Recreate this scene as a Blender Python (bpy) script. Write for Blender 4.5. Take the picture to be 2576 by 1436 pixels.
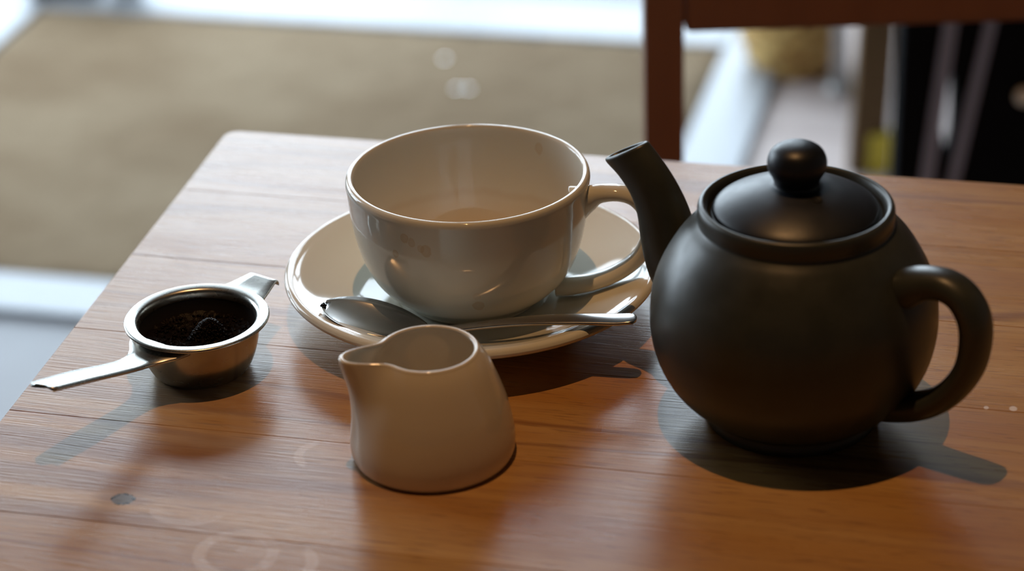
import bpy, bmesh, math, random
from mathutils import Vector, Matrix
random.seed(7)
for o in list(bpy.data.objects):
    bpy.data.objects.remove(o, do_unlink=True)
SC = bpy.context.scene
COL = SC.collection
TH = math.radians(14.49)          # the room's axes against the viewing direction
TZ = 0.75                         # height of the table top
def W(x, y, z=0.0):               # viewing-aligned plan coordinates -> room coordinates
    return Vector((x*math.cos(TH)-y*math.sin(TH), x*math.sin(TH)+y*math.cos(TH), z))

# ------------------------------------------------------------------ camera
cd = bpy.data.cameras.new('camera'); cam = bpy.data.objects.new('camera', cd); COL.objects.link(cam)
PITCH, ROLL, HC = math.radians(27.1296), math.radians(-2.0324), 0.5054
fw = Vector((0, math.cos(PITCH), -math.sin(PITCH))); up = Vector((0, math.sin(PITCH), math.cos(PITCH))); rt = Vector((1, 0, 0))
rt2 = rt*math.cos(ROLL)+up*math.sin(ROLL); up2 = up*math.cos(ROLL)-rt*math.sin(ROLL)
m = Matrix((rt2, up2, -fw)).transposed().to_4x4()
cam.matrix_world = Matrix.Translation((0, 0, TZ+HC)) @ Matrix.Rotation(TH, 4, 'Z') @ m
cd.sensor_width = 36.0; cd.lens = 36.0*6000/2576
cd.clip_start = 0.02; cd.clip_end = 200
cd.dof.use_dof = True; cd.dof.focus_distance = 1.03; cd.dof.aperture_fstop = 6.0
SC.camera = cam

# ------------------------------------------------------------------ world: overcast daylight
SKY = 8.8
wd = bpy.data.worlds.new('overcast_sky'); SC.world = wd; wd.use_nodes = True
bg = wd.node_tree.nodes['Background']
bg.inputs['Color'].default_value = (0.74, 0.88, 1.0, 1); bg.inputs['Strength'].default_value = SKY

# ------------------------------------------------------------------ lamp over the table and window portals
ld = bpy.data.lights.new('ceiling_spot', 'SPOT'); lamp = bpy.data.objects.new('ceiling_spot', ld); COL.objects.link(lamp)
lamp.location = W(-0.07, 0.86, TZ+1.9)
ld.energy = 44; ld.color = (1.0, 0.54, 0.22); ld.shadow_soft_size = 0.007; ld.spot_size = math.radians(70); ld.spot_blend = 0.6
def portal(name, loc, rot, sx, sy):
    l = bpy.data.lights.new(name, 'AREA'); l.shape = 'RECTANGLE'; l.size = sx; l.size_y = sy
    o = bpy.data.objects.new(name, l); COL.objects.link(o); o.location = loc; o.rotation_euler = rot
    l.cycles.is_portal = True
    return o
SC.view_settings.view_transform = 'Standard'; SC.view_settings.look = 'None'
SC.view_settings.exposure = 0.0; SC.view_settings.gamma = 1.0; SC.view_settings.use_curve_mapping = False
SC.cycles.use_denoising = True
SC.cycles.max_bounces = 10; SC.cycles.diffuse_bounces = 5; SC.cycles.glossy_bounces = 5
SC.cycles.sample_clamp_indirect = 6.0
SC.cycles.caustics_reflective = False; SC.cycles.caustics_refractive = False

# ------------------------------------------------------------------ material helpers
class NT:
    def __init__(s, name):
        s.m = bpy.data.materials.new(name); s.m.use_nodes = True; s.t = s.m.node_tree
        s.b = s.t.nodes['Principled BSDF']; s._oc = None
    def n(s, typ, **kw):
        nd = s.t.nodes.new(typ)
        for k, v in kw.items(): setattr(nd, k, v)
        return nd
    def set(s, sock, v):
        if hasattr(v, 'is_linked') or isinstance(v, bpy.types.NodeSocket): s.t.links.new(v, sock)
        else:
            try: sock.default_value = v
            except Exception: sock.default_value = (*v, 1.0)
    def P(s, **kw):
        for k, v in kw.items(): s.set(s.b.inputs[k.replace('_', ' ')], v)
        return s.m
    def obj(s):
        if s._oc is None: s._oc = s.n('ShaderNodeTexCoord').outputs['Object']
        return s._oc
    def map(s, scale=(1, 1, 1), loc=(0, 0, 0), src=None):
        nd = s.n('ShaderNodeMapping'); s.set(nd.inputs['Vector'], src or s.obj())
        nd.inputs['Scale'].default_value = scale; nd.inputs['Location'].default_value = loc
        return nd.outputs[0]
    def noise(s, scale=(1, 1, 1), detail=2.0, rough=0.5, src=None, loc=(0, 0, 0), dist=0.0):
        nd = s.n('ShaderNodeTexNoise'); s.set(nd.inputs['Vector'], s.map(scale, loc, src))
        nd.inputs['Scale'].default_value = 1.0; nd.inputs['Detail'].default_value = detail
        nd.inputs['Roughness'].default_value = rough; nd.inputs['Distortion'].default_value = dist
        return nd.outputs[0]
    def math(s, op, a, b=0.0, c=None, clamp=False):
        nd = s.n('ShaderNodeMath', operation=op, use_clamp=clamp); s.set(nd.inputs[0], a); s.set(nd.inputs[1], b)
        if c is not None: s.set(nd.inputs[2], c)
        return nd.outputs[0]
    def ramp(s, v, a, b, to0=0.0, to1=1.0, smooth=True):
        nd = s.n('ShaderNodeMapRange', interpolation_type='SMOOTHSTEP' if smooth else 'LINEAR')
        s.set(nd.inputs[0], v); nd.inputs[1].default_value = a; nd.inputs[2].default_value = b
        nd.inputs[3].default_value = to0; nd.inputs[4].default_value = to1
        return nd.outputs[0]
    def mix(s, f, a, b, blend='MIX'):
        nd = s.n('ShaderNodeMix', data_type='RGBA', blend_type=blend); s.set(nd.inputs[0], f)
        for sock, v in ((nd.inputs[6], a), (nd.inputs[7], b)):
            if isinstance(v, bpy.types.NodeSocket): s.t.links.new(v, sock)
            else: sock.default_value = (*v, 1.0)
        return nd.outputs[2]
    def bump(s, h, strength=0.2, dist=0.001):
        nd = s.n('ShaderNodeBump'); s.set(nd.inputs['Height'], h)
        nd.inputs['Strength'].default_value = strength; nd.inputs['Distance'].default_value = dist
        s.t.links.new(nd.outputs[0], s.b.inputs['Normal'])
    def sep(s, src=None):
        nd = s.n('ShaderNodeSeparateXYZ'); s.set(nd.inputs[0], src or s.obj()); return nd.outputs
    def dist(s, c, scale=(1, 1, 1), src=None):      # distance from a point, axes scaled
        mp = s.map(scale, tuple(-a*b for a, b in zip(c, scale)), src)
        nd = s.n('ShaderNodeVectorMath', operation='LENGTH'); s.t.links.new(mp, nd.inputs[0]); return nd.outputs['Value']

def mat_wood_top():
    s = NT('pine_boards')
    x, y, z = s.sep()
    warp = s.math('MULTIPLY', s.math('SUBTRACT', s.noise((2.2, 5, 1), 2), 0.5), 0.035)
    cmb = s.n('ShaderNodeCombineXYZ'); s.set(cmb.inputs[0], x); s.set(cmb.inputs[1], s.math('ADD', y, warp)); s.set(cmb.inputs[2], z)
    v = cmb.outputs[0]
    broad = s.noise((1.4, 34, 8), 3, 0.55, v)
    streak = s.noise((7, 260, 60), 3, 0.6, v)
    fib = s.noise((26, 1100, 200), 2, 0.6, v)
    pores = s.noise((55, 900, 100), 2, 0.5, v, (3, 1, 0))
    line = s.math('ABSOLUTE', s.math('SUBTRACT', s.noise((0.9, 20, 4), 1, 0.4, v, (5, 2, 0)), 0.5))
    c = s.mix(s.ramp(broad, 0.30, 0.72), (0.42, 0.198, 0.050), (0.53, 0.300, 0.100))
    c = s.mix(s.math('MULTIPLY', s.ramp(streak, 0.42, 0.75), 0.75), c, (0.37, 0.180, 0.056))
    c = s.mix(s.math('MULTIPLY', s.ramp(line, 0.0, 0.018, 1.0, 0.0), 0.65), c, (0.20, 0.070, 0.025))
    c = s.mix(s.math('MULTIPLY', s.ramp(pores, 0.58, 0.68), 0.65), c, (0.20, 0.085, 0.035))
    rnd = s.n('ShaderNodeObjectInfo').outputs['Random']
    hs = s.n('ShaderNodeHueSaturation'); s.set(hs.inputs['Color'], c)
    s.set(hs.inputs['Value'], s.ramp(rnd, 0, 1, 0.92, 1.08, False)); s.set(hs.inputs['Saturation'], s.ramp(rnd, 0, 1, 1.04, 0.96, False)); c = hs.outputs[0]
    # worn varnish along the left edge and towards the far corner, then painted sheen
    wn = s.noise((14, 70, 10), 4, 0.65, v, (1, 7, 0))
    edge = s.ramp(x, 0.020, 0.034, 1.0, 0.0)
    yb = s.math('MULTIPLY', s.ramp(y, -0.34, -0.20), 1.0)
    far = s.math('MULTIPLY', s.ramp(x, 0.10, 0.34, 1.0, 0.0), s.ramp(y, -0.28, -0.08))
    wear = s.math('MULTIPLY', s.math('MAXIMUM', s.math('MULTIPLY', edge, yb), s.math('MULTIPLY', far, 0.75)), s.ramp(wn, 0.34, 0.62), clamp=True)
    c = s.mix(s.math('MULTIPLY', wear, 0.42), c, (0.62, 0.52, 0.44))
    wear_sheen = s.math('MULTIPLY', s.math('MULTIPLY', s.ramp(x, 0.02, 0.30, 1.0, 0.0), s.ramp(y, -0.46, -0.30)), s.ramp(s.noise((9, 40, 10), 4, 0.65, v, (4, 3, 0)), 0.30, 0.65))  # paler left side: wear and window sheen both put into the colour
    c = s.mix(s.math('MULTIPLY', wear_sheen, 0.40), c, (0.62, 0.51, 0.40))
    # pale rings left by hot cups
    def ring(cx, cy, r0, w, soft=0.0015, sy=1.0):
        d = s.dist((cx, cy, 0), (1, sy, 0)); e = s.math('ABSOLUTE', s.math('SUBTRACT', d, r0))
        return s.ramp(e, w, w+soft, 1.0, 0.0)
    rn = s.ramp(s.noise((90, 160, 10), 3, 0.6, None, (2, 2, 2)), 0.30, 0.55)
    r1 = s.math('MULTIPLY', ring(0.1415, -0.3885, 0.0142, 0.0018), rn)
    r2 = s.math('MULTIPLY', ring(0.152, -0.3125, 0.0098, 0.0011), s.ramp(x, 0.1455, 0.149, 1.0, 0.0))
    d3 = s.dist((0.112, -0.362, 0), (1, 1.3, 0)); r3 = s.math('MULTIPLY', s.ramp(d3, 0.0150, 0.0165, 1.0, 0.0), s.math('MULTIPLY', s.ramp(d3, 0.004, 0.014), s.math('MULTIPLY', s.ramp(y, -0.367, -0.362, 1.0, 0.0), 0.75)))
    r4 = s.math('MULTIPLY', ring(0.160, -0.3915, 0.0125, 0.0016), s.ramp(x, 0.165, 0.169))
    r5 = s.ramp(s.dist((0.147, -0.3862, 0), (1.6, 2.6, 0)), 0.009, 0.012, 1.0, 0.0)
    allr = s.math('MAXIMUM', s.math('MAXIMUM', r1, r2), s.math('MAXIMUM', s.math('MAXIMUM', r3, r4), s.math('MULTIPLY', r5, 0.5)))
    c = s.mix(s.math('MULTIPLY', allr, 0.40), c, (0.74, 0.60, 0.50))
    # small chips right of the teapot
    ch = s.math('MAXIMUM', s.ramp(s.dist((0.4146, -0.2248, 0), (1.4, 1, 0)), 0.0010, 0.0018, 1, 0), s.ramp(s.dist((0.4256, -0.2236, 0), (1, 0.8, 0)), 0.0012, 0.002, 1, 0))
    c = s.mix(s.math('MULTIPLY', ch, 0.8), c, (0.85, 0.75, 0.68))
    # knot
    kd = s.dist((0.0836, -0.3597, 0), (1, 1.15, 0))
    halo = s.ramp(s.dist((0.0840, -0.3597, 0), (0.45, 1.6, 0)), 0.0035, 0.0075, 1.0, 0.0)
    c = s.mix(s.math('MULTIPLY', halo, 0.55), c, (0.30, 0.19, 0.16))
    c = s.mix(s.ramp(kd, 0.0042, 0.0052, 1.0, 0.0), c, (0.17, 0.16, 0.16))
    kn = s.noise((500, 500, 1), 2)
    crack = s.math('MULTIPLY', s.ramp(s.math('ABSOLUTE', s.math('SUBTRACT', kd, 0.0043)), 0.0006, 0.0010, 1, 0), s.ramp(kn, 0.46, 0.54))
    c = s.mix(crack, c, (0.012, 0.008, 0.006))
    rough = s.math('ADD', s.math('MULTIPLY', s.noise((9, 60, 10), 3, 0.6, v), 0.16), s.math('MULTIPLY', wear, -0.02))
    rough = s.math('ADD', rough, 0.20)
    s.bump(s.math('ADD', s.math('MULTIPLY', fib, 0.6), s.math('ADD', s.math('MULTIPLY', streak, 0.3), s.math('MULTIPLY', pores, -0.5))), 0.22, 0.0006)
    return s.P(Base_Color=c, Roughness=rough, Specular_IOR_Level=0.56)

def mat_wood(name, c0, c1, rough=0.45):
    s = NT(name)
    n = s.noise((60, 60, 4), 3); return s.P(Base_Color=s.mix(n, c0, c1), Roughness=rough)

def mat_plain(name, c, rough=0.5, metal=0.0, var=0.06, scale=40, **kw):
    s = NT(name)
    n = s.noise((scale,)*3, 3)
    return s.P(Base_Color=s.mix(n, tuple(a*(1-var) for a in c), tuple(min(1, a*(1+var)) for a in c)), Roughness=rough, Metallic=metal, **kw)

CER = (0.755, 0.745, 0.665)
def mat_ceramic(name, spots=(), film=False, tint=CER):
    s = NT(name)
    c = s.mix(s.noise((30, 30, 30), 2), tuple(a*0.985 for a in tint), tint)
    for (p, r, stren) in spots:
        d = s.dist(p, (1, 1, 0.8)); e = s.math('ADD', d, s.math('MULTIPLY', s.math('SUBTRACT', s.noise((400, 400, 400), 2), 0.5), r*0.6))
        core = s.math('MULTIPLY', s.ramp(e, r*0.80, r, 1.0, 0.0), s.ramp(e, r*0.2, r*0.9, 0.8, 1.0))
        c = s.mix(s.math('MULTIPLY', core, stren*0.75), c, (0.56, 0.36, 0.13))
    if film:
        x, y, z = s.sep()
        fz = s.math('ADD', z, s.math('MULTIPLY', s.math('SUBTRACT', s.noise((70, 70, 20), 3), 0.5), 0.006))
        c = s.mix(s.math('MULTIPLY', s.ramp(fz, 0.010, 0.036, 1.0, 0.0), 0.55), c, (0.66, 0.46, 0.24))
        c = s.mix(s.math('MULTIPLY', s.ramp(s.math('ABSOLUTE', s.math('SUBTRACT', fz, 0.030)), 0.0002, 0.0030, 1, 0), 0.14), c, (0.50, 0.32, 0.15))
    return s.P(Base_Color=c, Roughness=0.07, Specular_IOR_Level=0.62)

def mat_stoneware(name, c, rough, smudge=0.10):
    s = NT(name)
    n = s.noise((55, 55, 55), 4, 0.6); f = s.noise((900, 900, 900), 2)
    col = s.mix(s.ramp(n, 0.35, 0.7), tuple(a*0.9 for a in c), tuple(a*1.12 for a in c))
    s.bump(f, 0.04, 0.0003)
    return s.P(Base_Color=col, Roughness=s.math('ADD', s.math('MULTIPLY', s.ramp(n, 0.35, 0.65), smudge), rough))

def mat_steel(name, base=(0.62, 0.60, 0.56), rough=0.22, brush=(4, 300, 300)):
    s = NT(name)
    b = s.noise(brush, 2, 0.6); g = s.noise((120, 120, 120), 4, 0.6)
    col = s.mix(s.ramp(g, 0.35, 0.75), base, tuple(a*0.92 for a in base))
    return s.P(Base_Color=col, Metallic=1.0, Roughness=s.math('ADD', s.math('MULTIPLY', b, 0.05), s.math('ADD', s.math('MULTIPLY', g, 0.06), rough-0.05)))

def mat_glass():
    s = NT('window_glass'); t = s.t
    t.nodes.remove(s.b); out = t.nodes['Material Output']
    tr = s.n('ShaderNodeBsdfTransparent'); gl = s.n('ShaderNodeBsdfGlossy'); gl.inputs['Roughness'].default_value = 0.02
    mx = s.n('ShaderNodeMixShader'); mx.inputs[0].default_value = 0.06
    t.links.new(tr.outputs[0], mx.inputs[1]); t.links.new(gl.outputs[0], mx.inputs[2]); t.links.new(mx.outputs[0], out.inputs['Surface'])
    return s.m

def mat_mat():
    s = NT('coir_fibre')
    n = s.noise((3.2, 4.5, 4), 5, 0.62); f = s.noise((420, 420, 60), 3, 0.7)
    c = s.mix(s.ramp(n, 0.32, 0.7), (0.205, 0.142, 0.082), (0.315, 0.240, 0.155))
    c = s.mix(s.ramp(f, 0.35, 0.75), c, (0.19, 0.13, 0.080))
    return s.P(Base_Color=c, Roughness=0.9, Specular_IOR_Level=0.1)

def mat_tile(name, a, b):
    s = NT(name)
    rnd = s.n('ShaderNodeObjectInfo').outputs['Random']
    n = s.noise((9, 9, 9), 3)
    c = s.mix(n, a, b)
    hs = s.n('ShaderNodeHueSaturation'); s.set(hs.inputs['Color'], c); s.set(hs.inputs['Value'], s.ramp(rnd, 0, 1, 0.96, 1.04, False))
    return s.P(Base_Color=hs.outputs[0], Roughness=0.55, Specular_IOR_Level=0.25)

def mat_leaves():
    s = NT('wet_tea_leaves'); n = s.noise((500, 500, 500), 3, 0.6)
    s.bump(n, 0.6, 0.001)
    return s.P(Base_Color=s.mix(n, (0.0025, 0.0013, 0.001), (0.009, 0.0045, 0.0035)), Roughness=0.38, Specular_IOR_Level=0.10)

def mat_straw():
    s = NT('golden_straw'); n = s.noise((60, 60, 60), 3, 0.6)
    return s.P(Base_Color=s.mix(s.ramp(n, 0.35, 0.65), (0.40, 0.20, 0.045), (0.85, 0.60, 0.22)), Roughness=0.6)

M = dict(top=mat_wood_top(), under=mat_wood('table_frame_wood', (0.40, 0.21, 0.10), (0.50, 0.28, 0.14)),
         chair=mat_wood('chestnut_chair_wood', (0.17, 0.055, 0.018), (0.24, 0.085, 0.03), 0.42),
         pot=mat_stoneware('grey_green_stoneware', (0.045, 0.050, 0.044), 0.33), lid=mat_stoneware('black_stoneware', (0.010, 0.0125, 0.020), 0.36, 0.08),
         steel=mat_steel('brushed_steel', (0.58, 0.57, 0.53), 0.27), bowl=mat_steel('drip_bowl_steel', (0.46, 0.43, 0.38), 0.26), dark=mat_plain('tea_stained_mesh', (0.02, 0.014, 0.011), 0.5),
         spoon=mat_steel('spoon_steel', (0.46, 0.445, 0.43), 0.22, (4, 60, 60)),
         saucer=mat_ceramic('cream_glaze'), jug=mat_ceramic('milk_jug_glaze', tint=(0.80, 0.735, 0.62)), leaves=mat_leaves(),
         coir=mat_mat(), tile=mat_tile('pale_floor_tile', (0.33, 0.335, 0.355), (0.38, 0.385, 0.405)), tile2=mat_tile('pinkish_floor_tile', (0.66, 0.55, 0.52), (0.73, 0.62, 0.585)), alu=mat_plain('satin_aluminium', (0.38, 0.395, 0.42), 0.50, 0.22), glass=mat_glass(),
         wall=mat_plain('dark_brown_wall_paint', (0.10, 0.085, 0.07), 0.7), ceil=mat_plain('dark_ceiling_paint', (0.07, 0.06, 0.05), 0.8),
         wframe=mat_plain('white_window_paint', (0.75, 0.76, 0.76), 0.4), paving=mat_plain('grey_paving', (0.22, 0.215, 0.21), 0.8), street=mat_plain('street_render', (0.25, 0.235, 0.22), 0.85), slab=mat_plain('grout', (0.30, 0.28, 0.27), 0.8),
         black=mat_plain('black_cloth', (0.008, 0.008, 0.010), 0.6), bagc=mat_plain('matt_black_cloth', (0.004, 0.004, 0.005), 0.9, Specular_IOR_Level=0.08), strap=mat_plain('grey_webbing', (0.24, 0.24, 0.30), 0.7), cream=mat_plain('cream_stud', (0.75, 0.68, 0.55), 0.3),
         straw=mat_straw(), brown=mat_plain('dark_brown_wood', (0.13, 0.065, 0.010), 0.5), yellow=mat_plain('yellow_paint', (0.85, 0.68, 0.06), 0.4),
         pale=mat_plain('pale_grey_metal', (0.55, 0.54, 0.53), 0.35, 0.3), white=mat_plain('white_glaze', (0.80, 0.80, 0.80), 0.15), glint=mat_plain('glint_mirror', (0.95, 0.95, 0.95), 0.12, 1.0))

# ------------------------------------------------------------------ object helpers
def tag(o, label=None, cat=None, group=None, kind=None):
    for k, v in (('label', label), ('category', cat), ('group', group), ('kind', kind)):
        if v: o[k] = v
    return o
def empty(name, loc=(0, 0, 0), rz=0.0):
    o = bpy.data.objects.new(name, None); COL.objects.link(o); o.location = loc; o.rotation_euler = (0, 0, rz); o.empty_display_size = 0.05
    return o
def link(name, bm, mat, parent=None, smooth=True, loc=None, rz=None, fix=True):
    if fix: bmesh.ops.recalc_face_normals(bm, faces=bm.faces)
    me = bpy.data.meshes.new(name); bm.to_mesh(me); bm.free()
    for mm in (mat if isinstance(mat, (list, tuple)) else [mat]): me.materials.append(mm)
    if smooth:
        for p in me.polygons: p.use_smooth = True
    o = bpy.data.objects.new(name, me); COL.objects.link(o)
    if parent: o.parent = parent
    if loc is not None: o.location = loc
    if rz is not None: o.rotation_euler = (0, 0, rz)
    return o
def crspline(pts, k):            # Catmull-Rom resampling of tuples, k steps a span
    out = []; n = len(pts); P = [Vector(p) for p in pts]
    for i in range(n-1):
        a, b, c, d = P[max(i-1, 0)], P[i], P[i+1], P[min(i+2, n-1)]
        for j in range(k):
            t = j/k
            out.append(0.5*((2*b)+(c-a)*t+(2*a-5*b+4*c-d)*t*t+(3*b-a-3*c+d)*t**3))
    out.append(P[-1]); return out
def rings_bm(rings, cap0=True, cap1=True, closed=True, bm=None):
    bm = bm or bmesh.new()
    vs = [[bm.verts.new(p) for p in r] for r in rings]
    n = len(rings[0])
    for a, b in zip(vs, vs[1:]):
        for i in range(n if closed else n-1):
            bm.faces.new((a[i], a[(i+1) % n], b[(i+1) % n], b[i]))
    for flag, r in ((cap0, vs[0]), (cap1, vs[-1])):
        if flag:
            c = bm.verts.new(sum((v.co for v in r), Vector())/n)
            for i in range(n): bm.faces.new((r[i], r[(i+1) % n], c))
    return bm
def lathe(prof, n=96, cx=0.0, cy=0.0, bm=None, cap0=True, cap1=True):
    return rings_bm([[(cx+r*math.cos(2*math.pi*i/n), cy+r*math.sin(2*math.pi*i/n), z) for i in range(n)] for r, z in prof], cap0, cap1, True, bm)
def dense(prof, k=5):
    return [(max(v[0], 0.0002), v[1]) for v in crspline([(a, b, 0) for a, b in prof], k)]
def box_bm(a, b, bev=0.0, seg=2, bm=None):
    own = bm is None; bm2 = bmesh.new()
    bmesh.ops.create_cube(bm2, size=1.0)
    for v in bm2.verts: v.co = Vector((a[i]+(v.co[i]+0.5)*(b[i]-a[i]) for i in range(3)))
    if bev: bmesh.ops.bevel(bm2, geom=list(bm2.edges), offset=bev, segments=seg, affect='EDGES', profile=0.5)
    if own: return bm2
    me = bpy.data.meshes.new('t'); bm2.to_mesh(me); bm2.free(); bm.from_mesh(me); bpy.data.meshes.remove(me); return bm
def box(name, a, b, mat, parent=None, bev=0.0, loc=None, rz=None):
    return link(name, box_bm(a, b, bev), mat, parent, False, loc, rz)
def prism_bm(poly, z0, z1, bev=0.0, seg=2):      # poly in xy, extruded
    bm = bmesh.new()
    top = [bm.verts.new((x, y, z1)) for x, y in poly]; bot = [bm.verts.new((x, y, z0)) for x, y in poly]
    ft = bm.faces.new(top); bm.faces.new(bot[::-1]); n = len(poly)
    for i in range(n): bm.faces.new((top[i], bot[i], bot[(i+1) % n], top[(i+1) % n]))
    if bev: bmesh.ops.bevel(bm, geom=list(ft.edges), offset=bev, segments=seg, affect='EDGES', profile=0.5)
    return bm

# ------------------------------------------------------------------ the room
RX0, RX1, RY0, RY1, RZ = -2.75, 2.3, -2.2, 3.92, 2.9
WX0, WX1, WZ0, WZ1 = -2.60, -0.38, 0.07, 2.78          # shop front glazing in the back wall
LY0, LY1, LZ0, LZ1 = 1.50, 3.70, 0.45, 2.40            # glazing in the left wall
fl = box('floor', (RX0, RY0, -0.08), (RX1, RY1, -0.006), M['slab']); tag(fl, 'pale tiled shop floor', None, None, 'structure')
ts = 0.46; tproto = {}
for i in range(11):
    for j in range(14):
        x0, y0 = RX0+i*ts, RY0+j*ts
        if x0+ts > RX1+0.01 or y0+ts > RY1+0.32: continue
        y1 = min(ts, RY1-y0)
        kind = 'tile2' if x0+ts/2 > -0.42 else 'tile'
        if kind not in tproto or y1 < ts-1e-6:
            o = box('tile', (0.002, 0.002, -0.006), (ts-0.002, y1-0.002, 0.0), M[kind], fl, 0.0015)
            tproto.setdefault(kind, o)
        else:
            o = tproto[kind].copy(); COL.objects.link(o); o.parent = fl
        o.location = (x0, y0, 0)
def wall(name, boxes, mat, label):
    bm = bmesh.new()
    for a, b in boxes: box_bm(a, b, 0, 2, bm)
    o = link(name, bm, mat, None, False, fix=False); tag(o, label, None, None, 'structure'); return o
T_ = 0.12
wall('wall_back', [((RX0, RY1, 0), (WX0, RY1+T_, RZ)), ((WX1, RY1, 0), (RX1, RY1+T_, RZ)), ((WX0, RY1, 0), (WX1, RY1+T_, WZ0)), ((WX0, RY1, WZ1), (WX1, RY1+T_, RZ))], M['wall'], 'dark brown wall around the shop front window')
wall('wall_left', [((RX0-T_, RY0, 0), (RX0, LY0, RZ)), ((RX0-T_, LY1, 0), (RX0, RY1+T_, RZ)), ((RX0-T_, LY0, 0), (RX0, LY1, LZ0)), ((RX0-T_, LY0, LZ1), (RX0, LY1, RZ))], M['wall'], 'dark brown wall with the side window')
wall('wall_right', [((RX1, RY0, 0), (RX1+T_, RY1+T_, RZ))], M['wall'], 'dark brown side wall')
wall('wall_front', [((RX0-T_, RY0-T_, 0), (RX1+T_, RY0, RZ))], M['wall'], 'dark brown wall behind the viewer')
wall('ceiling', [((RX0-T_, RY0-T_, RZ), (RX1+T_, RY1+T_, RZ+0.1))], M['ceil'], 'plain painted ceiling')
def window(name, p0, p1, ax, at, nx, zt, label):       # frame bars with panes; ax = axis along the window
    r = empty(name); tag(r, label, None, None, 'structure')
    def bar(u0, u1, z0, z1, nm='window_frame', d0=-0.03, d1=0.03, mt=M['wframe']):
        a, b = ((u0, at+d0, z0), (u1, at+d1, z1)) if ax == 0 else ((at+d0, u0, z0), (at+d1, u1, z1))
        return box(nm, a, b, mt, r, 0.004 if mt is not M['glass'] else 0)
    (u0, z0), (u1, z1) = p0, p1; w = 0.075
    bar(u0, u1, z0, z0+w); bar(u0, u1, z1-w, z1); bar(u0, u0+w, z0, z1); bar(u1-w, u1, z0, z1)
    us = [u0+(u1-u0)*k/nx for k in range(nx+1)]
    for u in us[1:-1]: bar(u-w/2, u+w/2, z0+w, z1-w, 'mullion')
    bar(u0+w, u1-w, zt-w/2, zt+w/2, 'transom')
    for k in range(nx):
        for za, zb in ((z0, zt), (zt, z1)): bar(us[k]+w*0.4, us[k+1]-w*0.4, za+w*0.4, zb-w*0.4, 'pane', -0.003, 0.003, M['glass'])
window('window_1', (WX0, WZ0), (WX1, WZ1), 0, RY1+0.06, 3, 2.05, 'tall shop front window with white bars')
window('window_2', (LY0, LZ0), (LY1, LZ1), 1, RX0-0.06, 3, 2.05, 'side window with white bars')
portal('window_portal', ((WX0+WX1)/2, RY1+0.11, (WZ0+WZ1)/2), (math.radians(-90), 0, 0), WX1-WX0, WZ1-WZ0)
portal('side_window_portal', (RX0-0.11, (LY0+LY1)/2, (LZ0+LZ1)/2), (0, math.radians(-90), 0), LZ1-LZ0, LY1-LY0)

# street outside, unseen: pavement and a low wall added to darken low reflections
tag(box('ground', (-12, RY1+T_+0.02, -0.12), (12, 16, -0.02), M['paving']), 'grey pavement outside the shop front', None, None, 'structure')
tag(box('added_street_wall', (-12, 11.0, -0.02), (12, 11.3, 1.1), M['street'], None, 0.02), 'unseen low wall added across the street to darken low reflections', None, None, 'structure')

# entrance mat in its metal frame
MX0, MX1, MY0, MY1 = -1.53, -0.485, 2.285, 3.130
def trim(name, a, b, label): tag(box(name, (*a, 0.0), (*b, 0.010), M['alu'], None, 0.003), label, None, None, 'structure')
trim('trim_1', (MX1, MY0-0.09), (MX1+0.085, MY1+0.14), 'bright metal strip along the right side of the mat')
trim('trim_2', (MX0-0.09, MY1), (MX1, MY1+0.14), 'bright metal strip along the far side of the mat')
trim('trim_3', (MX0-0.09, MY0-0.09), (MX1, MY0), 'bright metal strip along the near side of the mat')
trim('trim_4', (MX0-0.09, MY0), (MX0, MY1), 'bright metal strip along the left side of the mat')
bm = bmesh.new(); nx, ny = 90, 72
vg = [[bm.verts.new((MX0+0.002+(MX1-MX0-0.004)*i/nx, MY0+0.002+(MY1-MY0-0.004)*j/ny, (0.0085+random.uniform(-0.002, 0.002)) if 0 < i < nx and 0 < j < ny else 0.0005)) for j in range(ny+1)] for i in range(nx+1)]
for i in range(nx):
    for j in range(ny): bm.faces.new((vg[i][j], vg[i+1][j], vg[i+1][j+1], vg[i][j+1]))
tag(link('doormat', bm, M['coir']), 'wide tan coir doormat on the floor behind the table', 'doormat')
flecks = [((1120, 165), (-0.083, 3.137), 'farthest from the table'), ((1150, 240), (-0.066, 3.026), 'left of the nearer pair'), ((1176, 240), (-0.050, 3.024), 'right of the nearer pair')]
for k, (_, (x, y), pos) in enumerate(flecks):
    bm = lathe([(0.0042, 0.0), (0.0045, 0.0006), (0.0042, 0.0012)], 12)  # small mirror disc added so the mat shows a blurred glint
    o = link('glint_fleck', bm, M['glint'], None, True, W(x, y, 0.0098)); tag(o, 'tiny mirror fleck added for a glint on the brown mat, the one ' + pos, 'fleck', 'shiny flecks on the mat')

# ------------------------------------------------------------------ things on the floor behind
q = W(0.40, 3.085); bk = empty('straw_basket', (q.x, q.y, 0)); tag(bk, 'golden straw basket on the floor, seen under the chair rail', 'basket')
for k, (r, z) in enumerate([(0.046, 0.010), (0.056, 0.027), (0.062, 0.045), (0.064, 0.063), (0.063, 0.081), (0.061, 0.099), (0.060, 0.117)]):
    rr = []
    for i in range(48):
        a = 2*math.pi*i/48; w = 0.0022*math.sin(a*12+k*math.pi)
        rr.append([((r+w+0.010*math.cos(b))*math.cos(a), (r+w+0.010*math.cos(b))*math.sin(a), z+0.010*math.sin(b)) for b in [2*math.pi*t/10 for t in range(10)]])
    link('coil', rings_bm(rr+[rr[0]], False, False), M['straw'], bk)
link('base', lathe([(0.046, 0.002), (0.048, 0.006), (0.046, 0.010)], 40), M['straw'], bk)
q = W(0.452, 2.99); po = empty('slim_post', (q.x, q.y, 0)); tag(po, 'slim pale grey metal post standing right of the straw basket', 'post')
link('shaft', lathe([(0.011, 0.012), (0.011, 0.40)], 24), M['pale'], po)
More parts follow.
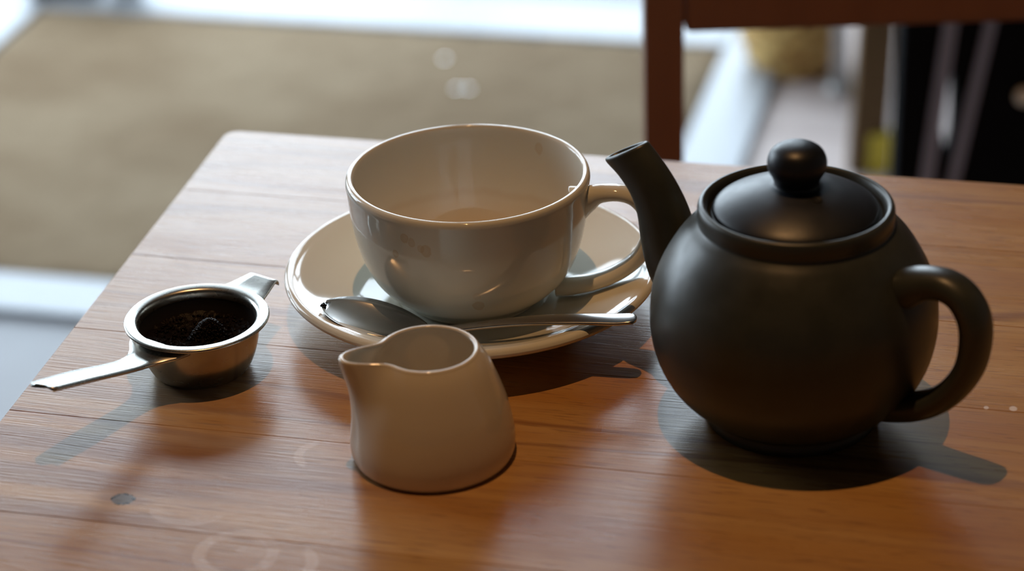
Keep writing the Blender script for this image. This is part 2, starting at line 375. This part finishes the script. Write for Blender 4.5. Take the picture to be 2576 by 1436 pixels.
link('foot', lathe([(0.017, 0.0), (0.018, 0.004), (0.016, 0.012), (0.011, 0.014)], 24), M['pale'], po)
q = W(0.448, 2.735); br = empty('wooden_stake', (q.x, q.y, 0), TH); tag(br, 'leaning dark brown wooden stake with a yellow foot, left of the black bag', 'stake')
def slab_path(p0, p1, hw, hd):
    a, b = Vector(p0), Vector(p1)
    return rings_bm([[c+Vector((sx*hw, sy*hd, 0)) for sx, sy in ((-1, -1), (1, -1), (1, 1), (-1, 1))] for c in (a, b)])
link('shaft', slab_path((0.002, 0, 0.0), (0.027, 0.03, 0.50), 0.022, 0.012), M['brown'], br, False)
link('foot', slab_path((0.0165, -0.003, 0.0), (0.019, 0.0, 0.052), 0.014, 0.0125), M['yellow'], br, False)
# black bag
q = W(0.40, 2.0); bag = empty('black_bag', (q.x, q.y, 0), TH); tag(bag, 'tall black bag with two grey straps behind the chair back', 'bag')
def panel(outer, hole, y0, y1):
    cu = bpy.data.curves.new('t', 'CURVE'); cu.dimensions = '2D'; cu.fill_mode = 'BOTH'; cu.extrude = (y1-y0)/2; cu.bevel_depth = 0.004
    for pts in (outer, hole):
        sp = cu.splines.new('POLY'); sp.points.add(len(pts)-1); sp.use_cyclic_u = True
        for p, (x, z) in zip(sp.points, pts): p.co = (x, z, 0, 1)
    t = bpy.data.objects.new('t', cu); COL.objects.link(t)
    me = bpy.data.meshes.new_from_object(t.evaluated_get(bpy.context.evaluated_depsgraph_get()))
    bpy.data.objects.remove(t); bm = bmesh.new(); bm.from_mesh(me); bpy.data.meshes.remove(me)
    for v in bm.verts: v.co = (v.co.x, -v.co.z+(y0+y1)/2, v.co.y)
    return bm
L_ = lambda z: -0.055+0.025*z           # leaning left side
outer = [(L_(0.0)+0.01, 0.004), (0.20, 0.004), (0.215, 0.03), (0.225, 0.54), (0.20, 0.575), (L_(0.57)+0.02, 0.575), (L_(0.55), 0.55)]
hole = [(-0.015, 0.424), (-0.013, 0.438), (-0.006, 0.446), (0.003, 0.442), (0.008, 0.428), (0.010, 0.395), (0.010, 0.372), (0.006, 0.350), (0.001, 0.340), (-0.004, 0.346), (-0.008, 0.372), (-0.012, 0.398)]
link('body', panel(outer, hole, -0.018, 0.010), M['bagc'], bag, False)
def strap(b, t, w): return rings_bm([[Vector((x+sx*w, y0, z)) for sx, y0 in ((-1, -0.0255), (1, -0.0255), (1, -0.022), (-1, -0.022))] for x, z in (b, t)])
link('strap', strap((-0.048, 0.02), (0.004, 0.575), 0.0062), M['strap'], bag, False)
link('strap', strap((-0.046, 0.02), (0.046, 0.575), 0.0050), M['strap'], bag, False)
link('stud', lathe([(0.0085, 0.0), (0.0085, 0.002), (0.006, 0.0045)], 24), M['cream'], bag, True).matrix_local = Matrix.Translation((0.066, -0.022, 0.415)) @ Matrix.Rotation(math.radians(90), 4, 'X')
# white pot and wooden block at the far end of the mat
q = W(-0.570, 3.45); tag(link('white_pot', lathe(dense([(0.012, 0.0), (0.022, 0.002), (0.030, 0.02), (0.042, 0.06), (0.050, 0.10), (0.047, 0.102), (0.038, 0.06), (0.0, 0.03)], 3), 40), M['white'], None, True, (q.x, q.y, 0.010)), 'white tapering pot at the far left corner of the mat', 'pot')
q = W(-0.665, 3.475); tag(box('wooden_block', (-0.055, -0.03, 0), (0.055, 0.03, 0.05), M['brown'], None, 0.004, (q.x, q.y, 0.010), TH), 'dark brown wooden block left of the white pot', 'block')

# ------------------------------------------------------------------ chair beyond the table
q = W(0.10, 1.40); ch = empty('dining_chair', (q.x, q.y, 0), TH); tag(ch, 'dark chestnut wooden chair beyond the far edge of the table', 'chair')
PW = 0.0122
def post(nm, x, y, z1, k=0.0): return link(nm, rings_bm([[Vector((x+sx*w, y+sy*w+dy, z)) for sx, sy in ((-1, -1), (1, -1), (1, 1), (-1, 1))] for z, w, dy in ((0, PW*0.85, -k), (0.45, PW, 0), (z1-0.004, PW, 0), (z1, PW*0.8, 0))]), M['chair'], ch, False)
post('back_post', 0.0, 0.0, 0.88); post('back_post', 0.40, 0.0, 0.88)
post('leg', 0.0, -0.37, 0.44); post('leg', 0.40, -0.37, 0.44)
box('back_rail', (PW+0.001, -0.010, 0.714), (0.40-PW-0.001, 0.010, 0.835), M['chair'], ch, 0.004)
box('back_rail', (PW+0.001, -0.008, 0.53), (0.40-PW-0.001, 0.008, 0.56), M['chair'], ch, 0.003)
box('seat', (-0.012, -0.395, 0.44), (0.412, -PW-0.001, 0.462), M['chair'], ch, 0.006)
box('seat_rail', (PW+0.001, -0.008, 0.39), (0.40-PW-0.001, 0.008, 0.438), M['chair'], ch, 0.003)

# ------------------------------------------------------------------ table: glued pine boards
CX, CY = -0.4399, 1.1058
tb = empty('wooden_table', (CX, CY, 0)); tag(tb, 'pine table of wide glued boards with worn varnish and cup rings', 'table')
BW, TWID, NB = 0.0754, 0.86, 8
for k in range(NB):
    ya, yb = -k*BW-0.00006, -(k+1)*BW+0.00006
    xl = lambda y: -0.027*y
    poly = [(xl(yb), yb), (TWID, yb), (TWID, ya), (xl(ya), ya)]
    if k == 0:
        r = 0.007
        poly = poly[:3]+[(r-r*math.sin(a), ya-r+r*math.cos(a)) for a in [math.pi/2*i/8 for i in range(9)]]
    link('board', prism_bm(poly[::-1], TZ-0.027, TZ, 0.00022, 1), M['top'], tb, False)
for sx in (0.05, TWID-0.10):
    for sy in (-0.05, -NB*BW+0.10): box('leg', (sx, sy-0.05, 0), (sx+0.05, sy, TZ-0.0275), M['under'], tb, 0.003)
for a, b in (((0.10, -0.085), (TWID-0.10, -0.065)), ((0.10, -NB*BW+0.065), (TWID-0.10, -NB*BW+0.085)), ((0.065, -NB*BW+0.10), (0.085, -0.10)), ((TWID-0.085, -NB*BW+0.10), (TWID-0.065, -0.10))):
    box('apron', (*a, TZ-0.11), (*b, TZ-0.0275), M['under'], tb, 0.002)

# ------------------------------------------------------------------ saucer
SXY = (-0.0180, 0.9658)
q = W(*SXY, TZ)
sau_prof = [(0.0002, 0.0062), (0.030, 0.0062), (0.0335, 0.0066), (0.0345, 0.0078), (0.0365, 0.0082), (0.044, 0.0088), (0.050, 0.0098), (0.058, 0.0125), (0.068, 0.0168), (0.0740, 0.0198), (0.0772, 0.0212), (0.0795, 0.0219), (0.0812, 0.02245), (0.0826, 0.02255), (0.0838, 0.0221), (0.0845, 0.0213), (0.0848, 0.0203), (0.0836, 0.0186), (0.078, 0.0160), (0.062, 0.0100), (0.050, 0.0058), (0.0455, 0.0030), (0.0445, 0.0004), (0.0435, 0.0), (0.0420, 0.0004), (0.0410, 0.0028), (0.030, 0.0032), (0.0002, 0.0032)]
tag(link('saucer', lathe(dense(sau_prof, 4), 128), M['saucer'], None, True, q, TH), 'cream saucer under the large tea cup', 'saucer')

# ------------------------------------------------------------------ cup
cup = empty('tea_cup', W(*SXY, TZ+0.0064), TH); tag(cup, 'large cream tea cup with tea drips, standing on the saucer', 'cup')
co = [(0.0002, 0.0022), (0.026, 0.0022), (0.0272, 0.0006), (0.0285, 0.0), (0.0300, 0.0006), (0.0310, 0.0022), (0.0345, 0.0052), (0.0395, 0.0090), (0.0440, 0.0142), (0.0476, 0.0210), (0.0503, 0.0290), (0.0522, 0.0380), (0.0534, 0.0470), (0.0541, 0.0550), (0.0545, 0.0586), (0.0544, 0.0600), (0.0541, 0.0609), (0.0536, 0.0615)]
ci = [(0.0536, 0.0615), (0.05315, 0.06172), (0.0528, 0.06180), (0.0524, 0.06183), (0.0520, 0.06182), (0.05165, 0.06170), (0.0513, 0.0613), (0.0510, 0.0604), (0.0507, 0.0575), (0.0500, 0.0480), (0.0488, 0.0385), (0.0468, 0.0295), (0.0438, 0.0215), (0.0395, 0.0145), (0.0330, 0.0092), (0.0240, 0.0066), (0.0120, 0.0058), (0.0002, 0.0056)]
spots = []
def cupspot(deg, z, r, st):
    rad = [c for c in co[5:]]; R = max(0.03, next((a[0]+(b[0]-a[0])*(z-a[1])/(b[1]-a[1]) for a, b in zip(rad, rad[1:]) if a[1] <= z <= b[1] and b[1] > a[1]), 0.05))
    spots.append(((R*math.cos(math.radians(deg)), R*math.sin(math.radians(deg)), z), r, st))
cupspot(239.5, 0.0525, 0.0022, 0.50); cupspot(243, 0.0508, 0.0020, 0.42); cupspot(250, 0.0478, 0.0027, 0.48); cupspot(247.5, 0.0486, 0.0018, 0.36); cupspot(233, 0.0432, 0.0018, 0.5); cupspot(274, 0.0185, 0.0030, 0.5); cupspot(273, 0.0245, 0.0020, 0.16)
mo = mat_ceramic('cup_glaze', spots); mi = mat_ceramic('cup_inner_glaze', [((0.0330, 0.0392, 0.0545), 0.0026, 0.4)], True)
body = lathe(dense(co, 4), 128, cap1=False); nf = len(body.faces)
lathe(dense(ci, 4), 128, bm=body, cap0=False)
body.faces.ensure_lookup_table()
for i in range(nf, len(body.faces)): body.faces[i].material_index = 1
bmesh.ops.remove_doubles(body, verts=body.verts, dist=1e-6)
link('bowl', body, [mo, mi], cup)
def sweep_plane(path, phi, k=6, n=20, squircle=2.0):
    # path entries: (rho, z, in-plane half, out-of-plane half, squash); follows a curve lying in the upright plane at angle phi
    P = crspline([tuple(p[:4]) if False else Vector((p[0], p[1], p[2])) for p in path], k); H = crspline([(p[3], 0, 0) for p in path], k)
    rings = []
    for i, p in enumerate(P):
        t = (P[min(i+1, len(P)-1)]-P[max(i-1, 0)]); L = math.hypot(t[0], t[1]); nx, nz = -t[1]/L, t[0]/L
        ring = []
        for j in range(n):
            a = 2*math.pi*j/n; ca, sa = math.cos(a), math.sin(a)
            e = 2/squircle; ca = math.copysign(abs(ca)**e, ca); sa = math.copysign(abs(sa)**e, sa)
            rho = p[0]+nx*p[2]*ca; z = p[1]+nz*p[2]*ca; o = H[i][0]*sa
            ring.append((rho*math.cos(phi)-o*math.sin(phi), rho*math.sin(phi)+o*math.cos(phi), z))
        rings.append(ring)
    return rings_bm(rings)
dz = -0.0064
link('handle', sweep_plane([(0.0490, 0.0550+dz, 0.0085, 0.0066), (0.0535, 0.0572+dz, 0.0062, 0.0060), (0.0590, 0.0598+dz, 0.0042, 0.0054), (0.0678, 0.0606+dz, 0.0035, 0.0055), (0.0752, 0.0580+dz, 0.0035, 0.0057), (0.0803, 0.0505+dz, 0.0036, 0.0058), (0.0806, 0.0400+dz, 0.0036, 0.0058), (0.0762, 0.0298+dz, 0.0036, 0.0058), (0.0674, 0.0218+dz, 0.0036, 0.0058), (0.0565, 0.0165+dz, 0.0036, 0.0060), (0.0460, 0.0137+dz, 0.0039, 0.0064), (0.0390, 0.0129+dz, 0.0038, 0.0068)], math.radians(-10)), mo, cup)

# ------------------------------------------------------------------ spoon
S0 = Vector((-0.0828, 0.9292, 0)); SB = Vector((0.953, -0.303, 0)); SH = Vector((0.983, -0.184, 0)); LB = 0.0475
def spoon_axis(t):      # the bowl and the handle lie at a slight angle to each other
    d = SB if t < LB else SH
    return SB*min(t, LB)+SH*max(0.0, t-LB), Vector((-d.y, d.x, 0))
q = W(S0.x, S0.y, TZ); sp = empty('teaspoon', q, TH); tag(sp, 'steel teaspoon lying on the saucer in front of the cup', 'spoon')
def spoon_part(nm, rows, tilt=-0.03):          # rows: (t, half width, z of edge, dip at the middle)
    top, bot = [], []
    for t, hw, z, dip in rows:
        r = []; A0, SN = spoon_axis(t)
        for j in range(13):
            u = -1+2*j/12; zz = z-dip*(1-u*u)**0.8 if dip >= 0 else z-dip*(1-u*u)
            r.append(A0+SN*(hw*u)+Vector((0, 0, zz+tilt*u*hw*max(0.0, 1-t/0.05))))
        top.append(r)
    rings = []
    for r in top:
        rings.append(r+[p-Vector((0, 0, 0.0011)) for p in reversed(r)])
    return link(nm, rings_bm(rings), M['spoon'], sp)
brow = []
for i in range(21):
    s_ = i/20; t = LB*s_
    hw = 0.0152*math.sin(math.pi*min(1, (s_*0.93+0.012))**0.80)**0.62 if s_ < 0.999 else 0.0036
    hw = max(hw, 0.0035 if s_ > 0.5 else 0.0012)
    brow.append((t, hw, 0.0238-0.0080*s_, 0.0042*math.sin(math.pi*min(1, s_*0.95+0.02))**0.7 if s_ < 0.97 else 0.0002))
spoon_part('bowl', brow)
hr = [(0.0455, 0.0038, 0.0161, 0.0003), (0.052, 0.0030, 0.0166, -0.0004), (0.062, 0.0028, 0.0188, -0.0006), (0.080, 0.0032, 0.0222, -0.0006), (0.098, 0.0040, 0.0248, -0.0006), (0.118, 0.0044, 0.0263, -0.0006), (0.130, 0.0047, 0.0269, -0.0005), (0.1355, 0.0043, 0.0275, -0.0004), (0.1380, 0.0034, 0.0276, -0.0003), (0.1392, 0.0012, 0.0276, -0.0001)]
hs_ = crspline([(a, b, c) for a, b, c, d in hr], 4); dd = crspline([(d, 0, 0) for a, b, c, d in hr], 4)
spoon_part('handle', [(v[0], max(v[1], 0.0008), v[2], min(e[0], -0.0001)) for v, e in zip(hs_, dd)])
bm = bmesh.new()
for k in range(7):
    g = bmesh.ops.create_icosphere(bm, subdivisions=1, radius=random.uniform(0.0004, 0.0008))
    d = Vector((random.uniform(-0.001, 0.001), random.uniform(-0.002, 0.001), 0.0232+random.uniform(-0.0005, 0.0008)))
    for v in g['verts']: v.co = v.co*random.uniform(0.8, 1.2)+d
link('tea_crumb', bm, M['leaves'], sp)['label'] = 'dark tea crumb stuck to the tip'

# ------------------------------------------------------------------ milk jug
q = W(-0.0345, 0.8397, TZ)
JZ = [0.0, 0.0006, 0.002, 0.0045, 0.008, 0.013, 0.019, 0.025, 0.031, 0.036, 0.040, 0.0435, 0.046, 0.0475]
JR = [0.0315, 0.0325, 0.0332, 0.0337, 0.0338, 0.0333, 0.0322, 0.0307, 0.0287, 0.0268, 0.0251, 0.0233, 0.0217, 0.0206]
SPA = math.radians(193)
def jr(a, z, r0):
    d = (a-SPA+math.pi) % (2*math.pi)-math.pi
    s_ = max(0.0, (z-0.012)/0.0355); amp = 0.0158*s_**2.1
    sg = math.radians(18-5*s_)
    return r0+amp*math.exp(-0.5*(abs(d)/sg)**2.3)
n = 120; rings = []
def jring(z, r0, inset=0.0, lift=0.0):
    out = []
    for i in range(n):
        a = 2*math.pi*i/n; r = jr(a, z, r0)-inset
        d = (a-SPA+math.pi) % (2*math.pi)-math.pi
        zz = z+lift+0.0012*math.exp(-0.5*(d/0.35)**2)*max(0, (z-0.03)/0.0175)
        out.append((r*math.cos(a), r*math.sin(a), zz))
    return out
js = crspline([(r, z, 0) for r, z in zip(JR, JZ)], 3)
for v in js: rings.append(jring(v[1], v[0]))
for z, ins in ((0.0475, 0.0004),): pass
top_r = JR[-1]
for ins, lf in ((0.0001, 0.0004), (0.0005, 0.00072), (0.0009, 0.00082), (0.0013, 0.00084), (0.0017, 0.00078), (0.0020, 0.0005), (0.0022, 0.0001)): rings.append(jring(0.0475, top_r, ins, lf))
for v in reversed(js):
    if 0.004 < v[1] < 0.0465: rings.append(jring(v[1], v[0], 0.0024))
rings.append([(p[0]*0.6, p[1]*0.6, 0.0038) for p in rings[-1]])
tag(link('milk_jug', rings_bm(rings), M['jug'], None, True, q, TH), 'small cream milk jug with pinched spout in front of the saucer', 'jug')

# ------------------------------------------------------------------ drip bowl, strainer, leaves
TC = (-0.1374, 0.9183)
q = W(*TC, TZ)
bp = [(0.0002, 0.0012), (0.0150, 0.0010), (0.0175, 0.0002), (0.0195, 0.0), (0.0212, 0.0012), (0.0228, 0.0040), (0.0246, 0.0085), (0.0260, 0.0140), (0.0269, 0.0190), (0.0274, 0.0222), (0.0277, 0.0228), (0.0274, 0.0231), (0.0267, 0.0222), (0.0258, 0.0160), (0.0240, 0.0090), (0.0220, 0.0045), (0.0190, 0.0022), (0.0002, 0.0020)]
tag(link('drip_bowl', lathe(dense(bp, 3), 96), M['bowl'], None, True, q, TH), 'small round steel drip bowl under the tea strainer', 'bowl')
q = W(*TC, TZ+0.0233); st = empty('tea_strainer', q, TH); tag(st, 'steel tea strainer with long handle and hook resting on its bowl', 'strainer')
rp = [(0.0268, 0.0001), (0.0304, 0.0004), (0.0313, 0.0007), (0.0316, 0.0013), (0.0313, 0.0019), (0.0306, 0.00215), (0.0290, 0.0021), (0.0274, 0.0019), (0.0264, 0.0014), (0.0257, 0.0003), (0.0253, -0.0020), (0.0255, -0.0024), (0.0258, -0.0018), (0.0262, -0.0004), (0.0268, 0.0001)]
link('rim', lathe(dense(rp, 4), 128, cap0=False, cap1=False), M['steel'], st)
link('mesh_basket', lathe(dense([(0.0254, -0.0022), (0.0250, -0.0060), (0.0236, -0.0110), (0.0210, -0.0155), (0.0170, -0.0185), (0.0002, -0.0200)], 4), 96, cap0=False), M['dark'], st)['label'] = 'dark tea stained basket'
U = Vector((-0.581, -0.814, 0)); V = Vector((0.814, -0.581, 0))
def strip(nm, rows, U, V, ridge, th=0.0007, skew=0.0):
    P = crspline([(a, w, z) for a, w, z in rows], 5); rings = []
    for i, p in enumerate(P):
        e = ridge*min(1.0, max(0, (p[0]-0.030)/0.02)); last = i == len(P)-1
        r = []
        for u in (-1, -0.97, -0.5, 0, 0.5, 0.97, 1):
            off = skew*(abs(u+0.25)-0.5)*0.006 if last else 0.0
            r.append(U*(p[0]+off)+V*(p[1]*u)+Vector((0, 0, p[2]+e*(1-abs(u))-(0.0003 if abs(u) == 1 else 0))))
        rings.append(r+[v-Vector((0, 0, th)) for v in reversed(r)])
    return link(nm, rings_bm(rings), M['steel'], st)
h = strip('handle', [(0.0235, 0.0168, -0.0003), (0.0285, 0.0138, -0.0012), (0.0330, 0.0098, -0.0019), (0.038, 0.0073, -0.0019), (0.0456, 0.0065, -0.0006), (0.057, 0.0067, 0.0026), (0.0684, 0.0070, 0.0060), (0.082, 0.0067, 0.0096), (0.0945, 0.0062, 0.0128)], U, V, 0.0010, 0.0008, -1.0)
strip('hook', [(0.0262, 0.0140, -0.0002), (0.0300, 0.0124, 0.0004), (0.036, 0.0104, 0.0008), (0.0425, 0.0083, 0.0016), (0.0448, 0.0077, 0.0018), (0.0462, 0.0074, 0.0013), (0.0469, 0.0073, 0.0003), (0.0470, 0.0072, -0.0008)], -U, -V, 0.0)
# wet leaves: one uncountable mass, lumpy and heaped at the back
bm = bmesh.new()
def hgt(x, y):
    r = math.hypot(x, y); b = -0.0125+0.004*(r/0.022)**2
    b += 0.0090*math.exp(-((x-0.003)**2+(y-0.003)**2)/0.000030)+0.006*math.exp(-((x-0.0085)**2+(y-0.0015)**2)/0.000018)+0.006*math.exp(-((x+0.001)**2+(y+0.003)**2)/0.00002)+0.003*math.exp(-((x-0.012)**2+(y+0.010)**2)/0.00003)+0.003*math.exp(-((x+0.004)**2+(y+0.016)**2)/0.00003)
    return b
rs = []
for k in range(26):
    r = 0.0236*(1-k/26)
    rs.append([(r*math.cos(2*math.pi*i/90), r*math.sin(2*math.pi*i/90), hgt(r*math.cos(2*math.pi*i/90), r*math.sin(2*math.pi*i/90))+random.uniform(-0.0006, 0.0006)) for i in range(90)])
rings_bm(rs, False, True, True, bm)
for k in range(900):
    a = random.uniform(0, 6.283); r = 0.0222*math.sqrt(random.random()); x, y = r*math.cos(a), r*math.sin(a)
    if k > 450:
        x, y = random.gauss(0.004, 0.004), random.gauss(0.001, 0.004)
        if math.hypot(x, y) > 0.02: continue
    g = bmesh.ops.create_icosphere(bm, subdivisions=1, radius=1.0)
    mm_ = Matrix.Translation((x, y, hgt(x, y)+random.uniform(0, 0.0006))) @ Matrix.Rotation(random.uniform(0, 6.28), 4, 'Z') @ Matrix.Rotation(random.uniform(-0.7, 0.7), 4, 'X') @ Matrix.Diagonal((random.uniform(0.0005, 0.0013), random.uniform(0.0004, 0.0008), random.uniform(0.0003, 0.0007), 1))
    bmesh.ops.transform(bm, matrix=mm_, verts=g['verts'])
tag(link('tea_leaves', bm, M['leaves'], None, True, q, TH, fix=False), 'wet dark tea leaves heaped in the strainer', 'tea leaves', None, 'stuff')

# ------------------------------------------------------------------ teapot
PXY = (0.1143, 0.8591); PHI = math.radians(-38)
q = W(*PXY, TZ); pot = empty('teapot', q, TH); tag(pot, 'round grey-green stoneware teapot with a black lid', 'teapot')
pp = [(0.0002, 0.003), (0.028, 0.003), (0.0310, 0.0006), (0.0335, 0.0), (0.0352, 0.0008), (0.0356, 0.0030), (0.0350, 0.0052), (0.0355, 0.0066), (0.0388, 0.0086), (0.0440, 0.0125), (0.0506, 0.0200), (0.0556, 0.0300), (0.0580, 0.0400), (0.0585, 0.0490), (0.0574, 0.0600), (0.0539, 0.0700), (0.0483, 0.0800), (0.0436, 0.0858), (0.0405, 0.0886), (0.0393, 0.0898), (0.0391, 0.0912), (0.0394, 0.0935), (0.0393, 0.0958), (0.0389, 0.0972), (0.0381, 0.0979), (0.0372, 0.0980), (0.0364, 0.0975), (0.0358, 0.0964), (0.0352, 0.0946), (0.0346, 0.0930), (0.0320, 0.0926), (0.0300, 0.0900), (0.0420, 0.0790), (0.0530, 0.0600), (0.0540, 0.0450), (0.0470, 0.0200), (0.0300, 0.0090), (0.0002, 0.0080)]
link('body', lathe(dense(pp, 4), 144), M['pot'], pot)
lp = [(0.0002, 0.0930), (0.0318, 0.0936), (0.0330, 0.0944), (0.0333, 0.0954), (0.0327, 0.0966), (0.0300, 0.0985), (0.0250, 0.1010), (0.0190, 0.1032), (0.0130, 0.1047), (0.0105, 0.1053), (0.0088, 0.1060)]
lid = link('lid', lathe(dense(lp, 4), 128), M['lid'], pot); lid['label'] = 'black domed lid'
kp = [(0.0098, 0.1052), (0.0090, 0.1062), (0.0090, 0.1074), (0.0100, 0.1098), (0.0114, 0.1123), (0.0119, 0.1150), (0.0115, 0.1178), (0.0100, 0.1206), (0.0070, 0.1226), (0.0035, 0.1235), (0.0002, 0.1237)]
kn = link('knob', lathe(dense(kp, 4), 72), M['lid'], pot); kn.parent = lid
vh = link('vent_hole', lathe([(0.0017, 0.0), (0.0019, 0.0003), (0.0014, 0.0005), (0.0012, -0.0006), (0.0002, -0.001)], 24, cap0=False), M['black'], lid)
va = math.radians(-62); vh.matrix_local = Matrix.Translation((0.0142*math.cos(va), 0.0142*math.sin(va), 0.1044)) @ Matrix.Rotation(va, 4, 'Z') @ Matrix.Rotation(math.radians(14), 4, 'Y')
hpath = [(0.0440, 0.0690, 0.0098, 0.0100), (0.0520, 0.0748, 0.0078, 0.0090), (0.0600, 0.0788, 0.0064, 0.0080), (0.0685, 0.0797, 0.0059, 0.0078), (0.0755, 0.0765, 0.0059, 0.0079), (0.0804, 0.0690, 0.0059, 0.0081), (0.0816, 0.0592, 0.0058, 0.0081), (0.0798, 0.0475, 0.0056, 0.0080), (0.0742, 0.0366, 0.0055, 0.0078), (0.0665, 0.0282, 0.0055, 0.0077), (0.0570, 0.0226, 0.0057, 0.0078), (0.0480, 0.0200, 0.0062, 0.0082), (0.0400, 0.0190, 0.0068, 0.0086)]
link('handle', sweep_plane(hpath, PHI, 6, 28, 2.3), M['pot'], pot)
spr = [(0.0300, 0.0360, -55, 0.0200, 0.0165), (0.0455, 0.0455, -48, 0.0168, 0.0148), (0.0562, 0.0562, -34, 0.0142, 0.0128), (0.0612, 0.0680, -21, 0.0124, 0.0112), (0.0645, 0.0790, -20, 0.0111, 0.0098), (0.0694, 0.0880, -27, 0.0103, 0.0089), (0.0755, 0.0950, -32, 0.0104, 0.0081), (0.0806, 0.0993, -31, 0.0112, 0.0077), (0.0818, 0.1005, -30, 0.0112, 0.0074), (0.0822, 0.1010, -30, 0.0105, 0.0066), (0.0821, 0.1009, -30, 0.0094, 0.0055), (0.0806, 0.0990, -30, 0.0086, 0.0049), (0.0750, 0.0925, -30, 0.0072, 0.0046)]
A = crspline([p[:3] for p in spr], 4); B = crspline([(p[3], p[4], 0) for p in spr], 4); rings = []
for a, b in zip(A, B):
    th = math.radians(a[2]); ring = []
    for j in range(40):
        t = 2*math.pi*j/40; u, o = b[0]*math.cos(t), b[1]*math.sin(t)
        rho = a[0]+u*math.cos(th); z = a[1]+u*math.sin(th); ph = PHI+math.pi
        ring.append((rho*math.cos(ph)-o*math.sin(ph), rho*math.sin(ph)+o*math.cos(ph), z))
    rings.append(ring)
link('spout', rings_bm(rings), M['pot'], pot)
